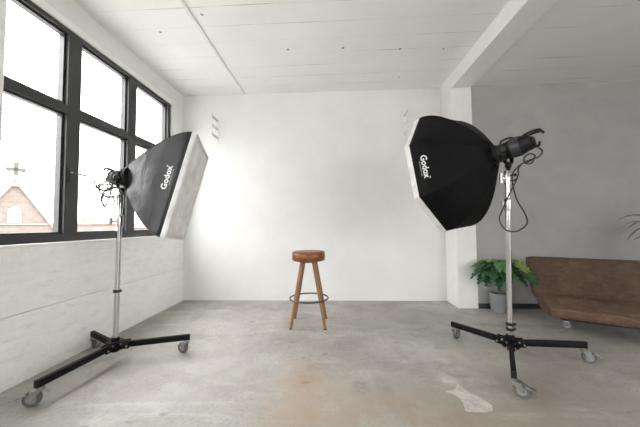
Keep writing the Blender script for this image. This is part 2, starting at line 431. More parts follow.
# ------------------------------------------------------------------ windows
XF, XO = -2.284, -2.362
def window(num, y0, y1, label, handle=False):
    s = .062; zb, zt = .982, 2.845
    m = MB()
    m.span(XO, XF, y0, y0+s, zb, zt).span(XO, XF, y1-s, y1, zb, zt)
    m.span(XO, XF, y0+s, y1-s, zb, zb+.062).span(XO, XF, y0+s, y1-s, zt-.045, zt).span(XO, XF, y0+s, y1-s, 2.09, 2.165)
    w = m.build('window_%d' % num, M['frame'], None, 0)
    tag(w, label, None, None, 'structure')
    for a, b in ((zb+.062, 2.09), (2.165, zt-.045)):
        q = MB(); k = .020; x0, x1 = XO+.004, XF-.026
        ya, yb = y0+s, y1-s
        q.span(x0, x1, ya, ya+k, a, b).span(x0, x1, yb-k, yb, a, b).span(x0, x1, ya+k, yb-k, a, a+k).span(x0, x1, ya+k, yb-k, b-k, b)
        sh = q.build('sash', M['frame'], w, 0)
        MB().span(-2.338, -2.332, ya+k, yb-k, a+k, b-k).build('glass_pane', M['glass'], sh, 0)
    if handle:
        h = MB().box((XF+.006, y1-.03, 1.55), (.012, .024, .13), None, .003)
        h.tube([(XF+.006, y1-.03, 1.575), (XF+.04, y1-.03, 1.575), (XF+.045, y1+.02, 1.573), (XF+.045, y1+.085, 1.57)], .008, 8)
        h.build('window_handle', M['frame'], w)
window(1, 1.62, 2.235, 'dark framed window bay nearest the camera', True)
window(2, 2.235, 2.925, 'middle dark framed window bay behind the left light stand', False)
window(3, 2.925, 3.645, 'last dark framed window bay beside the back corner')
for i in range(8):
    window(4+i, -4.6+i*.6875, -4.6+(i+1)*.6875, 'dark framed window bay behind the camera')

for i in range(7, 11):  # rear window row added out of view to let in more daylight
    window(5+i, -1.9+i*.6875, -1.9+(i+1)*.6875, 'unseen dark framed window bay added for fill light in the wall behind the camera')
    o = bpy.data.objects['window_%d' % (5+i)]; o.rotation_euler.z = PI/2; o.location = (3.7625, YB+2.25, 0)
for i in range(2, 9):  # unseen right-hand windows, added as daylight fill for the brick wall and right side
    window(14+i, -4.6+i*.6875, -4.6+(i+1)*.6875, 'unseen dark framed window bay added for fill light in the right wall')
    o = bpy.data.objects['window_%d' % (14+i)]; o.rotation_euler.z = PI; o.location = (XR-2.25, -3.0125, 0)

# ------------------------------------------------------------------ wall brackets
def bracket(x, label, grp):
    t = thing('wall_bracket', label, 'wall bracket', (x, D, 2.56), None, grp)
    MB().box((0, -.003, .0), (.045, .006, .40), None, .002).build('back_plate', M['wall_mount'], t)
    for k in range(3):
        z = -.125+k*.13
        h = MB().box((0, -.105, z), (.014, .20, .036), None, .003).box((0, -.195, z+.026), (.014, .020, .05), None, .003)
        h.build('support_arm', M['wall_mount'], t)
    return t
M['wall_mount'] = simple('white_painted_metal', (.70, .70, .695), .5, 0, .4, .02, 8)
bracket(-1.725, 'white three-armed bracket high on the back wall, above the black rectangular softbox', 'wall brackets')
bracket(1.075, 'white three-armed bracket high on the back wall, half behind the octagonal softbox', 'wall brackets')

# ------------------------------------------------------------------ light stands
def caster(parent, loc, yaw, brake=True):
    """loc: the underside of the leg end; the wheel trails along yaw."""
    r = .047; zc = r
    top = loc[2]; dx = Vector((math.cos(yaw), math.sin(yaw), 0)); sy = Vector((-dx.y, dx.x, 0)); p = Vector((loc[0], loc[1], 0))
    hub = p+dx*.038+Vector((0, 0, zc))
    rot = Matrix.Rotation(yaw, 3, 'Z')
    f = MB()
    f.lathe([(.0, top), (.021, top), (.021, top-.012), (.016, top-.016), (0, top-.016)], 16, (p.x, p.y, 0))
    f.box(p+dx*.012+Vector((0, 0, top-.020)), (.062, .046, .006), rot, .002)
    for s in (-1, 1):
        q = [p+dx*-.016+sy*s*.021+Vector((0, 0, top-.018)), p+dx*.040+sy*s*.021+Vector((0, 0, top-.018)),
             p+dx*.052+sy*s*.021+Vector((0, 0, zc)), p+dx*.038+sy*s*.021+Vector((0, 0, zc-.013)), p+dx*.024+sy*s*.021+Vector((0, 0, zc))]
        f.poly(q, sy*s*.003)
    f.tube([hub-sy*.027, hub+sy*.027], .007, 10)
    fo = f.build('caster_fork', M['zinc'], parent)
    w = MB(); w.lathe([(.028, -.013), (.036, -.015), (.043, -.0145), (r, -.008), (r, .008), (.043, .0145), (.036, .015), (.028, .013)], 28, hub, sy)
    wo = w.build('caster_wheel', M['rubber'], parent)
    MB().lathe([(0, -.012), (.012, -.016), (.016, -.010), (.029, -.0125), (.029, .0125), (.016, .010), (.012, .016), (0, .012)], 24, hub, sy).build('wheel_core', M['hub'], wo)
    if brake:
        b = MB(); c = p+dx*.085+Vector((0, 0, top-.045))
        b.box(c, (.055, .042, .005), rot @ Matrix.Rotation(R(18), 3, 'Y'), .002)
        b.box(p+dx*.058+Vector((0, 0, top-.032)), (.03, .012, .006), rot @ Matrix.Rotation(R(25), 3, 'Y'))
        b.build('brake_pedal', M['zinc'], fo)

def stand(label, loc, legs, tilt, ptop, collars, grp, rig):
    t = thing('light_stand', label, 'light stand', loc, None, grp)
    zl = .1375; lh, lw_ = .046, .030
    for ang, ln, yaw in legs:
        a = R(ang); d = Vector((math.cos(a), math.sin(a), 0)); rot = Matrix.Rotation(a, 3, 'Z')
        m = MB().box(d*(ln/2+.02)+Vector((0, 0, zl)), (ln-.04, lw_, lh), rot, .003)
        lo = m.build('leg', M['black_steel'], t)
        e = MB().box(d*(ln+.002)+Vector((0, 0, zl)), (.006, lw_+.001, lh+.001), rot, .002); e.build('end_cap', M['black_plastic'], lo)
        caster(t, (d.x*(ln-.022), d.y*(ln-.022), zl-lh/2), R(yaw))
    h = MB()
    for dz in (-.030, .030):
        h.lathe([(0, dz-.004), (.058, dz-.004), (.062, dz), (.058, dz+.004), (0, dz+.004)], 24, (0, 0, zl))
    h.lathe([(.0, -.05), (.026, -.05), (.030, 0), (.030, .055), (.024, .062), (0, .062)], 20, (0, 0, zl))
    for ang, ln, yaw in legs:
        a = R(ang); d = Vector((math.cos(a), math.sin(a), 0)); s = Vector((-d.y, d.x, 0)); rot = Matrix.Rotation(a, 3, 'Z')
        for q in (-1, 1): h.box(d*.062+s*q*.021+Vector((0, 0, zl)), (.085, .008, .062), rot, .003)
    ho = h.build('leg_hub', M['black_steel'], t)
    for ang, ln, yaw in legs:
        a = R(ang); d = Vector((math.cos(a), math.sin(a), 0)); s = Vector((-d.y, d.x, 0))
        for q in (.05, .088):
            MB().tube([d*q-s*.031+Vector((0, 0, zl+.012-(q-.05)*.6)), d*q+s*.031+Vector((0, 0, zl+.012-(q-.05)*.6))], .0075, 8).build('bolt', M['zinc'], ho)
    top = Vector(ptop)-Vector(loc); base = Vector((0, 0, zl+.05))
    ax = (top-base); L = ax.length; ax.normalize()
    at = lambda z: base+ax*((z-base.z)/ax.z)
    MB().tube([base, at(rig['z1'])], .0185, 20).build('lower_column', M['chrome'], t)
    MB().tube([at(rig['z1']-.01), at(rig['z2'])], .0150, 20).build('upper_column', M['chrome'], t)
    for z in collars:
        c = MB(); c.lathe([(.018, -.011), (.027, -.011), (.029, -.004), (.029, .004), (.027, .011), (.018, .011)], 20, at(z), ax)
        c.box(at(z)+Vector((.030, -.006, 0)), (.022, .018, .016), None, .003)
        c.build('collar', M['black_plastic'], t)
    # locking sleeve + T-knob
    z = rig['z1']
    s = MB(); s.lathe([(.0155, -.05), (.024, -.05), (.025, -.04), (.025, .03), (.022, .045), (.0155, .05)], 20, at(z), ax)
    so = s.build('locking_sleeve', M[rig.get('sleeve', 'chrome')], t)
    kd = Vector(rig['knob']).normalized()
    k = MB(); k.tube([at(z)+kd*.022, at(z)+kd*.055], .008, 10); p = at(z)+kd*.06
    k.tube([p-Vector((0, 0, .028)), p-Vector((0, 0, .012)), p+Vector((0, 0, .012)), p+Vector((0, 0, .028))], [.008, .012, .012, .008], 10)
    k.build('clamp_knob', M['zinc'], so)
    # receiver head: two side by side sockets with little knobs
    z = rig['z2']
    s = MB(); s.lathe([(0, -.085), (.021, -.085), (.022, -.07), (.022, .02), (.019, .028), (0, .028)], 20, at(z), ax)
    s.lathe([(0, -.07), (.014, -.07), (.014, .012), (0, .012)], 14, at(z)+Vector(rig['twin'])*.040, ax)
    s.box(at(z-.03)+Vector(rig['twin'])*.020, (.045, .02, .03), None, .003)
    so = s.build('receiver', M['chrome'], t)
    for dz, sg in ((-.055, 1), (-.012, 1)):
        d = Vector(rig['twin'])*-sg
        MB().tube([at(z+dz)+d*.018, at(z+dz)+d*.045, at(z+dz)+d*.046, at(z+dz)+d*.062], [.006, .006, .012, .012], 10).build('clamp_knob', M['black_plastic'], so)
    return t, at(rig['z2']+.02)+Vector(loc)

# the two lamps' optical axes (apex = centre of the speed ring, n = where the softbox faces)
el = -.135; az = 2.2584
nR = Vector((math.cos(el)*math.cos(az), math.cos(el)*math.sin(az), math.sin(el)))
aR = Vector((1.378, 2.3120, 1.676))
nL = Vector((.93514, .26568, -.23436)).normalized()
aL = Vector((-1.7029, 2.1757, 1.4900))
bL = Vector((.2910, -.9533, .0805)); upL = Vector((.2020, .1434, .9688))

pivR = aR-nR*.10; pivL = aL-nL*.07
sR, topR = stand('chrome rolling light stand in front of the potted plant, carrying the octagonal softbox', (1.425, 2.27, 0),
    [(126, .49, 40), (-3, .555, -18), (-121, .555, -38)], 0, (pivR.x-.008, pivR.y, pivR.z-.115), (.285, .245), 'rolling light stands',
    dict(z1=1.25, z2=pivR.z-.162-.028, knob=(-1, -.5, 0), twin=(-.8, .6, 0)))
sL, topL = stand('chrome rolling light stand by the windows, carrying the rectangular softbox', (-1.785, 2.15, 0),
    [(-95, .545, 200), (18, .555, 165), (151, .455, 100)], 0, (pivL.x+.004, pivL.y-.01, pivL.z-.115), (.575,), 'rolling light stands',
    dict(z1=1.15, z2=pivL.z-.135-.028, knob=(-.8, -.9, 0), twin=(.3, -.95, 0)))

# ------------------------------------------------------------------ lamp heads
def lamp(label, A, n, piv, q_, k_=1.0):
    back = -n; x = Vector((0, 0, 1)).cross(n).normalized()            # local x: sideways, z: along the axis to the rear
    rot = frame_rot(x, back); t = thing('studio_light', label, 'studio light', A, rot, 'studio lights')
    t.scale = (k_, k_, k_)
    loc = lambda p: (rot.transposed() @ (Vector(p)-A))/k_
    b = MB()
    b.lathe([(0, .004*q_), (.060, .004*q_), (.064, .012*q_), (.064, .03*q_), (.058, .036*q_), (.058, .10*q_), (.061, .104*q_), (.061, .185*q_), (.054, .20*q_), (.050, .232*q_), (.046, .236*q_), (0, .236*q_)], 32)
    b.build('lamp_body', M['black_plastic'], t)
    MB().lathe([(.0585, .118*q_), (.0655, .118*q_), (.0665, .124*q_), (.0665, .168*q_), (.0655, .174*q_), (.0585, .174*q_)], 32).build('control_band', M['grey_plastic'], t)
    for k in range(7):
        z = (.192+k*.0065)*q_
        MB().lathe([(.048, z), (.0555-.0012*k, z), (.0555-.0012*k, z+.0032), (.048, z+.0032)], 28).build('cooling_fin', M['black_plastic'], t)
    up = rot.transposed() @ Vector((0, 0, 1))
    up = Vector((up.x, up.y, 0)).normalized()
    sx = Vector((up.y, -up.x, 0))
    # carrying handle bar along the top, ending in a fork past the rear
    h = MB(); ht = up*.078
    h.tube(spline([up*.055+Vector((0, 0, .055*q_)), ht+Vector((0, 0, .07*q_)), ht+Vector((0, 0, .12*q_)), up*.060+Vector((0, 0, .15*q_))], 6), .0065, 8)
    h.build('carry_handle', M['black_plastic'], t)
    for s in (-1, 1):
        g = MB(); g.tube(spline([up*.050+sx*s*.02+Vector((0, 0, .20*q_)), up*.056+sx*s*.026+Vector((0, 0, .25*q_)), up*.050+sx*s*.026+Vector((0, 0, .292*q_)), up*.032+sx*s*.024+Vector((0, 0, .300*q_))], 6), .0075, 8)
        g.build('rear_bumper', M['black_plastic'], t)
    g = MB(); g.tube(spline([up*-.035+Vector((0, 0, .225*q_)), up*-.040+Vector((0, 0, .262*q_)), up*-.018+Vector((0, 0, .272*q_))], 6), .008, 8)
    g.box(up*.0+Vector((0, 0, .243*q_)), (.05, .05, .016), None, .004)
    g.build('cable_socket', M['black_plastic'], t)
    # yoke: a strap down both sides joined under the head, with a stud into the stand
    pl = loc(piv); dn = loc(piv+Vector((0, 0, -.10)))-pl; dn.normalize()
    sxv = Vector((1, 0, 0)); y = MB()
    for s in (-1, 1):
        q = spline([pl+sxv*s*.070+dn*-.012, pl+sxv*s*.071+dn*.045, pl+sxv*s*.050+dn*.082, pl+dn*.09], 6)
        y.tube(q, .0125, 8, flat=.45)
    y.lathe([(0, .078), (.019, .078), (.019, .112), (.012, .118), (.012, .135), (0, .135)], 16, pl, dn)
    yo = y.build('yoke', M['black_steel'], t)
    for s in (-1, 1):
        MB().lathe([(0, 0), (.024, 0), (.026, .004), (.026, .016), (.018, .022), (0, .022)], 14, pl+sxv*s*.066, sxv*s).build('tilt_knob', M['black_plastic'], yo)
    return t
lamp('black studio light on the right stand, plugged into the octagonal softbox', aR, (nR+Vector((0, 0, -.06))).normalized(), pivR, .95, 1.2)
lamp('black studio light by the windows, plugged into the rectangular softbox', aL, nL, pivL, .66)

# ------------------------------------------------------------------ softboxes
def text_mesh(body, size, bold):
    cu = bpy.data.curves.new('txt', 'FONT'); cu.body = body; cu.size = size; cu.offset = bold; cu.resolution_u = 3
    cu.align_x = 'CENTER'; cu.align_y = 'CENTER'
    ob = bpy.data.objects.new('txt', cu); C.objects.link(ob)
    dg = bpy.context.evaluated_depsgraph_get()
    me = bpy.data.meshes.new_from_object(ob.evaluated_get(dg))
    bpy.data.objects.remove(ob); bpy.data.curves.remove(cu)
    bm = bmesh.new(); bm.from_mesh(me); bpy.data.meshes.remove(me)
    bmesh.ops.subdivide_edges(bm, edges=[e for e in bm.edges if e.calc_length() > .02], cuts=1)
    return bm

def softbox(label, apex, n, corners, ring_r, depth, power, lip, shell_mat, logo_panel, logo_uv, read_dir, grp=None, sag=.012, nring=None, diff_in=.008, squeeze=1.0):
    """corners: world points of the black rim, in order round the axis."""
    t = thing('softbox', label, 'softbox', apex, None, grp)
    k = len(corners); Cn = [Vector(c)-apex for c in corners]; ctr = sum(Cn, Vector())/k
    pw = power if isinstance(power, (list, tuple)) else [power]*k
    def rib(i, s):
        c = Cn[i % k]; rad = c-n*c.dot(n); dr = rad.normalized()
        dep = c.dot(n)
        g = 1-(1-s)**pw[i % k]
        p = dr*(ring_r+(rad.length-ring_r)*g)+n*(dep*s)
        if nring is not None:                      # the ring plate hangs a little more upright than the front
            q = (rad-nring*rad.dot(nring)).normalized()*ring_r
            p += (q-dr*ring_r)*(1-s)**1.5
        return p
    def surf(i, u, s):
        a, b = rib(i, s), rib(i+1, s)
        p = a.lerp(b, u)
        inward = -(p-n*p.dot(n)).normalized()
        # near the ring the panel follows the round ring
        return p+inward*sag*math.sin(PI*u)*math.sin(PI*min(1, s))**.8
    m = MB()
    for i in range(k): m.grid(lambda u, s: surf(i, u, s), 6, 14)
    sh = m.build('fabric_shell', M[shell_mat], t, 25, (solid(.004, 0),), weld=.0005)
    for i in range(k):
        MB().tube([rib(i, s/14)*1.0 for s in range(15)], .0042, 6).build('rib_seam', M[shell_mat], sh)
    # black edge binding, white lip forward of it, recessed front diffuser
    m = MB()
    for i in range(k):
        a, b = Cn[i], Cn[(i+1) % k]
        m.grid(lambda u, s: a.lerp(b, u)+n*lip*s-((a.lerp(b, u)-ctr).normalized())*.006*math.sin(PI*u)*s, 8, 3)
    m.build('white_lip', M['white_fabric'], t, 25, (solid(.005, 0),), weld=.0005)
    m = MB()
    f = [c+n*(lip-diff_in) for c in Cn]; cc = ctr+n*(lip-diff_in)
    for i in range(k):
        a, b = f[i], f[(i+1) % k]
        m.grid(lambda u, s: cc.lerp(a.lerp(b, u), s)-n*.012*math.cos(PI/2*s)*0, 6, 6)
    m.build('front_diffuser', M['diffuser'], t, 60, (solid(.003, -1),), weld=.0005)
    MB().lathe([(.066, -.006), (.088, -.006), (.094, 0), (.090, .02), (.066, .02), (.066, -.006)], 32, (0, 0, 0), nring or n).build('speed_ring', M['black_steel'], t)
    MB().lathe([(.088, .004), (ring_r+.001, .001), (ring_r+.001, .006), (.088, .009), (.088, .004)], 32, (0, 0, 0), nring or n).build('ring_cover', M[shell_mat], t)
    # logo printed on one panel
    i = logo_panel; u0, s0 = logo_uv
    def place(x, y):
        e = (surf(i, 1, s0)-surf(i, 0, s0)).length; w = (surf(i, .5, min(1, s0+.02))-surf(i, .5, s0-.02)).length/.04
        u = u0+read_dir*x/e; s = s0-y/w
        p = surf(i, u, s)
        du = surf(i, u+.01, s)-surf(i, u-.01, s); ds = surf(i, u, s+.01)-surf(i, u, s-.01)
        nn = du.cross(ds).normalized()
        if nn.dot(p-n*p.dot(n)) < 0: nn = -nn
        return p+nn*.0045
    for body, size, bold, oy, ox, mat, nm in (('Godox', .068, .0017, .004, 0, 'logo', 'printed_logo'), ('WWW.GODOX.COM', .0130, .0003, -.032, .01, 'logo_dim', 'printed_web_line')):
        bm = text_mesh(body, size, bold)
        for v in bm.verts: v.co = place(v.co.x+ox, v.co.y+oy)
        q = MB(); q.b = bm; q.build(nm, M[mat], sh, 0)
    bm = text_mesh('TM', .013, .0004)
    for v in bm.verts: v.co = place(v.co.x+.100, v.co.y+.026)
    q = MB(); q.b = bm; q.build('printed_trade_mark', M['logo'], sh, 0)
    return t
# octagon
spin = -4.239905750; rO = .5898
u_ = nR.cross(Vector((0, 0, 1))).normalized(); w_ = u_.cross(nR); cR = Vector((1.119, 2.6438, 1.594))
octv = [cR+rO*(math.cos(spin+q*PI/4)*u_+math.sin(spin+q*PI/4)*w_) for q in range(8)]
octv[0] += Vector((-.032, 0, -.018))
softbox('large octagonal black softbox with a white rim, on the right stand', aR, nR, octv, .10, .43, 2.0, .052, 'black_fabric', 1, (.47, .80), 1, 'softboxes', sag=.006)
hL, wL = .860/2, .888*.667/2; cL = Vector((-1.252, 2.3017, 1.4064))-nL*.04
rect = [cL+upL*hL+bL*wL, cL-upL*hL+bL*wL, cL-upL*hL-bL*wL, cL+upL*hL-bL*wL]
softbox('black rectangular softbox with a white front, tilted down beside the windows', aL, nL, rect, .125, .43, (1.5, 1.42, 1.42, 1.5), .04, 'black_satin', 0, (.47, .82), -1, 'softboxes', sag=.008, nring=Vector((.97, .24, .06)).normalized())

# ------------------------------------------------------------------ cables
def cable(name, label, pts, r, mat, n=8):
    o = MB().tube(spline(pts, 8), r, n).build(name, M[mat], None, 60)
    return tag(o, label, 'cable', 'lamp power cables')
cr = [(1.600, 2.15, 1.700), (1.649, 2.15, 1.665), (1.609, 2.13, 1.614), (1.538, 2.12, 1.589), (1.482, 2.12, 1.564), (1.45, 2.13, 1.523), (1.46, 2.16, 1.46), (1.407, 2.19, 1.32), (1.353, 2.18, 1.217), (1.321, 2.18, 1.127), (1.361, 2.17, 1.047), (1.445, 2.17, 1.036), (1.522, 2.17, 1.091), (1.515, 2.17, 1.164), (1.463, 2.18, 1.281), (1.437, 2.18, 1.393), (1.424, 2.16, 1.489), (1.466, 2.12, 1.554), (1.518, 2.11, 1.572), (1.565, 2.11, 1.610), (1.535, 2.12, 1.635), (1.50, 2.13, 1.61), (1.49, 2.12, 1.565), (1.53, 2.11, 1.555), (1.56, 2.12, 1.585)]
cable('power_cable', 'black power cable looping below the right studio light', cr, .0052, 'cable_black')
cl = [(-1.824, 2.020, 1.485), (-1.871, 2.020, 1.474), (-1.872, 2.020, 1.440), (-1.822, 2.020, 1.399), (-1.739, 2.020, 1.409), (-1.735, 2.010, 1.455), (-1.788, 2.010, 1.460), (-1.834, 2.010, 1.428), (-1.821, 2.010, 1.376), (-1.761, 2.010, 1.341), (-1.668, 2.010, 1.351), (-1.657, 2.010, 1.396), (-1.716, 2.000, 1.414), (-1.774, 2.000, 1.384), (-1.802, 2.000, 1.319), (-1.783, 2.010, 1.273), (-1.736, 2.010, 1.259), (-1.708, 2.020, 1.295), (-1.738, 2.030, 1.352), (-1.781, 2.030, 1.421), (-1.741, 2.020, 1.452), (-1.705, 2.020, 1.440), (-1.850, 2.005, 1.428), (-1.800, 2.005, 1.387), (-1.717, 2.005, 1.397), (-1.713, 1.995, 1.443), (-1.766, 1.995, 1.448), (-1.812, 1.995, 1.416), (-1.799, 1.995, 1.364), (-1.739, 1.995, 1.329), (-1.646, 1.995, 1.339), (-1.635, 1.995, 1.384), (-1.694, 1.985, 1.402), (-1.752, 1.985, 1.372), (-1.780, 1.985, 1.307), (-1.761, 1.995, 1.261), (-1.735, 2.020, 1.400), (-1.765, 2.030, 1.440)]
cable('power_cable', 'thin coiled cable hanging under the left studio light by the windows', cl, .0047, 'cable_tan')

# ------------------------------------------------------------------ stool
st = thing('bar_stool', 'round cognac leather bar stool with oak legs in front of the back wall', 'stool', (-.272, 3.03, 0))
s = MB(); s.lathe([(0, .700), (.150, .700), (.174, .704), (.184, .718), (.1865, .745), (.186, .775), (.180, .797), (.166, .807), (.10, .812), (0, .814)], 48)
se = s.build('seat', M['leather'], st, 60)
for z in (.716, .796):
    MB().tube([(.1835*math.cos(a*PI/24)*(1.0), .1835*math.sin(a*PI/24), z) for a in range(48)], .0038, 6, True).build('piping', M['leather'], se)
ro = Matrix.Rotation(R(0), 3, 'Z')
for sx in (-1, 1):
    for sy in (-1, 1):
        b = ro @ Vector((sx*.184, sy*.172, 0)); tp = ro @ Vector((sx*.064, sy*.062, .702))
        l = MB(); l.tube([b, b+Vector((0, 0, .0))+(tp-b)*.02, b.lerp(tp, .5), tp], [.0135, .0148, .021, .026], 16)
        lo = l.build('leg', M['wood'], st, 60)
        MB().tube([b+Vector((0, 0, .0)), b.lerp(tp, .016)], [.0144, .0154], 14).build('foot_cap', M['black_plastic'], lo)
z = .285; rr = .2
MB().tube([(.213*math.cos(a*PI/32), .203*math.sin(a*PI/32), z) for a in range(64)], .0085, 10, True).build('foot_ring', M['dark_ring'] if 'dark_ring' in M else M['black_ring'] if 'black_ring' in M else simple('dark_steel_ring', (.09, .088, .085), .35, .8), st, 60)
MB().lathe([(0, .688), (.11, .688), (.115, .694), (.115, .701), (0, .701)], 32).build('seat_plate', M['wood'], st, 40)

# ------------------------------------------------------------------ sofa
sofaM = Matrix.Rotation(R(-28.5), 3, 'Z')
so = thing('sofa', 'low brown suede sofa bed on castor feet against the grey wall', 'sofa', (2.185, 2.775, 0), sofaM)
def cushion(fn_front, L):  pass
LEN = 1.95
def loft(secs, name, mat, parent, sub=2):
    """secs: list of closed loops (same count)."""
    m = MB(); R_ = [[m.b.verts.new(p) for p in s] for s in secs]; n = len(secs[0])
    for a, c in zip(R_, R_[1:]):
        for j in range(n): m.b.faces.new((a[j], a[(j+1) % n], c[(j+1) % n], c[j]))
    m.b.faces.new(R_[0][::-1]); m.b.faces.new(R_[-1])
    return m.build(name, mat, parent, 180, (subd(sub),))
def seat_sec(x, k, dy=0):
    # profile in (y = towards the back, z); k shrinks it at the rounded ends
    pr = [(.02, .150), (.0, .165), (-.012, .19), (-.018, .232), (-.012, .258), (.012, .270), (.10, .284), (.22, .298), (.34, .312), (.48, .31), (.50, .28), (.50, .18), (.48, .152), (.26, .15)]
    cy, cz = .25, .225
    return [(x, cy+(y-cy)*k+dy, cz+(z-cz)*(.4+.6*k)) for y, z in pr]
xs = [(-.055, .90), (-.050, .955), (-.02, .985), (.02, 1.0), (.35, 1.0), (.8, 1.0), (1.2, 1.0), (1.6, 1.0), (LEN-.05, 1.0), (LEN-.01, .985), (LEN+.02, .93), (LEN+.03, .86)]
secs = []
for x, k in xs:
    S = seat_sec(x, k)
    # the left end slants: its back reaches further out than its front
    if x < .1: S = [(X-.10*max(0, (Y-.05))*(.1-x)/.15+.06*(1-min(1, max(0, (Z-.15)/.15)))*(.05-x)*4, Y, Z) for X, Y, Z in S]
    secs.append(S)
loft(secs, 'seat_cushion', M['suede_seat_lit'], so)
def back_sec(x, k, drop=0.):
    pr = [(.355, .30), (.362, .36), (.378, .46), (.396, .56), (.412, .65), (.424, .700), (.450, .717), (.485, .710), (.510, .66), (.525, .56), (.53, .42), (.53, .30), (.51, .24), (.40, .24)]
    cy, cz = .46, .45
    return [(x, cy+(y-cy)*k, cz+(z-cz)*(.75+.25*k)-drop) for y, z in pr]
secs = []
for x, k in [(-.145, .55), (-.135, .80), (-.10, .96), (-.04, 1.0), (.3, 1), (.65, 1), (1.0, 1), (1.35, 1), (1.7, 1), (LEN, 1.0), (LEN+.06, .96), (LEN+.09, .80), (LEN+.10, .55)]:
    S = back_sec(x, k)
    if x < 0: S = [(X-.03*max(0, Z-.3)/.4+.03*(1-min(1, max(0, (Z-.24)/.3))), Y, Z) for X, Y, Z in S]
    secs.append(S)
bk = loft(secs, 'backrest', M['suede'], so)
# seams
MB().tube(spline([(-.125, .421, .64), (-.10, .426, .700), (.1, .4285, .706), (.9, .4285, .706), (LEN, .4285, .706)], 6), .005, 6).build('piping', M['seam'], bk)
sc_ = bpy.data.objects['seat_cushion']
MB().tube([(-.03, -.009, .262), (.3, -.011, .263), (1.0, -.011, .263), (LEN, -.010, .263)], .0045, 6).build('piping', M['seam'], sc_)
MB().span(.05, LEN-.05, .10, .46, .128, .152, .003).build('base_frame', M['black_steel'], so)
for fx, fy in ((.115, .275), (LEN-.15, .275), (.15, .43), (LEN-.15, .43)):
    f = MB(); f.tube([(fx, fy, .13), (fx, fy, .082)], .013, 10); f.box((fx+.01, fy, .075), (.045, .042, .008), None, .002)
    for s in (-1, 1): f.box((fx+.012, fy+s*.019, .052), (.03, .004, .05), None, .001)
    fo = f.build('foot', M['chrome'], so)
    MB().lathe([(0, -.013), (.028, -.013), (.033, -.007), (.033, .007), (.028, .013), (0, .013)], 20, (fx+.018, fy, .033), (0, 1, 0)).build('foot_wheel', M['hub'], fo)

# ------------------------------------------------------------------ potted plant
pl = thing('potted_plant', 'bushy green plant in a grey pot between the pillar and the sofa', 'plant', (2.068, 3.474, 0))
p = MB(); p.lathe([(0, 0), (.090, 0), (.096, .006), (.109, .20), (.111, .232), (.107, .236), (.102, .232), (.100, .205), (0, .20)], 36)
p.build('pot', M['pot'], pl, 40)
MB().lathe([(0, .214), (.06, .216), (.101, .210)], 24).build('soil', M['soil'], pl, 60)
def leaf(pts, width, mat, parent, lobes=5, fold=.25, name='leaf', depth=.45, flip=0.):
    """a broad lobed leaf blade along a curved midrib"""
    P = spline(pts, 6); m = MB(); n = len(P)-1
    up0 = Vector((0, 0, 1))
    rows = []
    for i, c in enumerate(P):
        d = (P[min(i+1, n)]-P[max(i-1, 0)]).normalized(); s = d.cross(up0)
        if s.length < 1e-3: s = Vector((1, 0, 0))
        s.normalize(); up = s.cross(d)
        t = i/n
        w = width*math.sin(PI*min(1, .06+.94*t)**.75)**.8
        if lobes: w *= 1-depth*.5*(1+math.cos(2*PI*lobes*t))*(.4+.6*t)
        w = max(w, .002)
        row = []
        for q in (-1, -.5, 0, .5, 1):
            sh = -abs(q)*w*.35 if lobes else 0
            row.append(m.b.verts.new(c+s*q*w+up*(abs(q)*fold*w)+d*(abs(q)*w*.35)))
        rows.append(row)
    for a, b in zip(rows, rows[1:]):
        for j in range(4): m.b.faces.new((a[j], a[j+1], b[j+1], b[j]))
    return m.build(name, mat, parent, 60, (solid(.002, 0),))
rnd = random.Random(11)
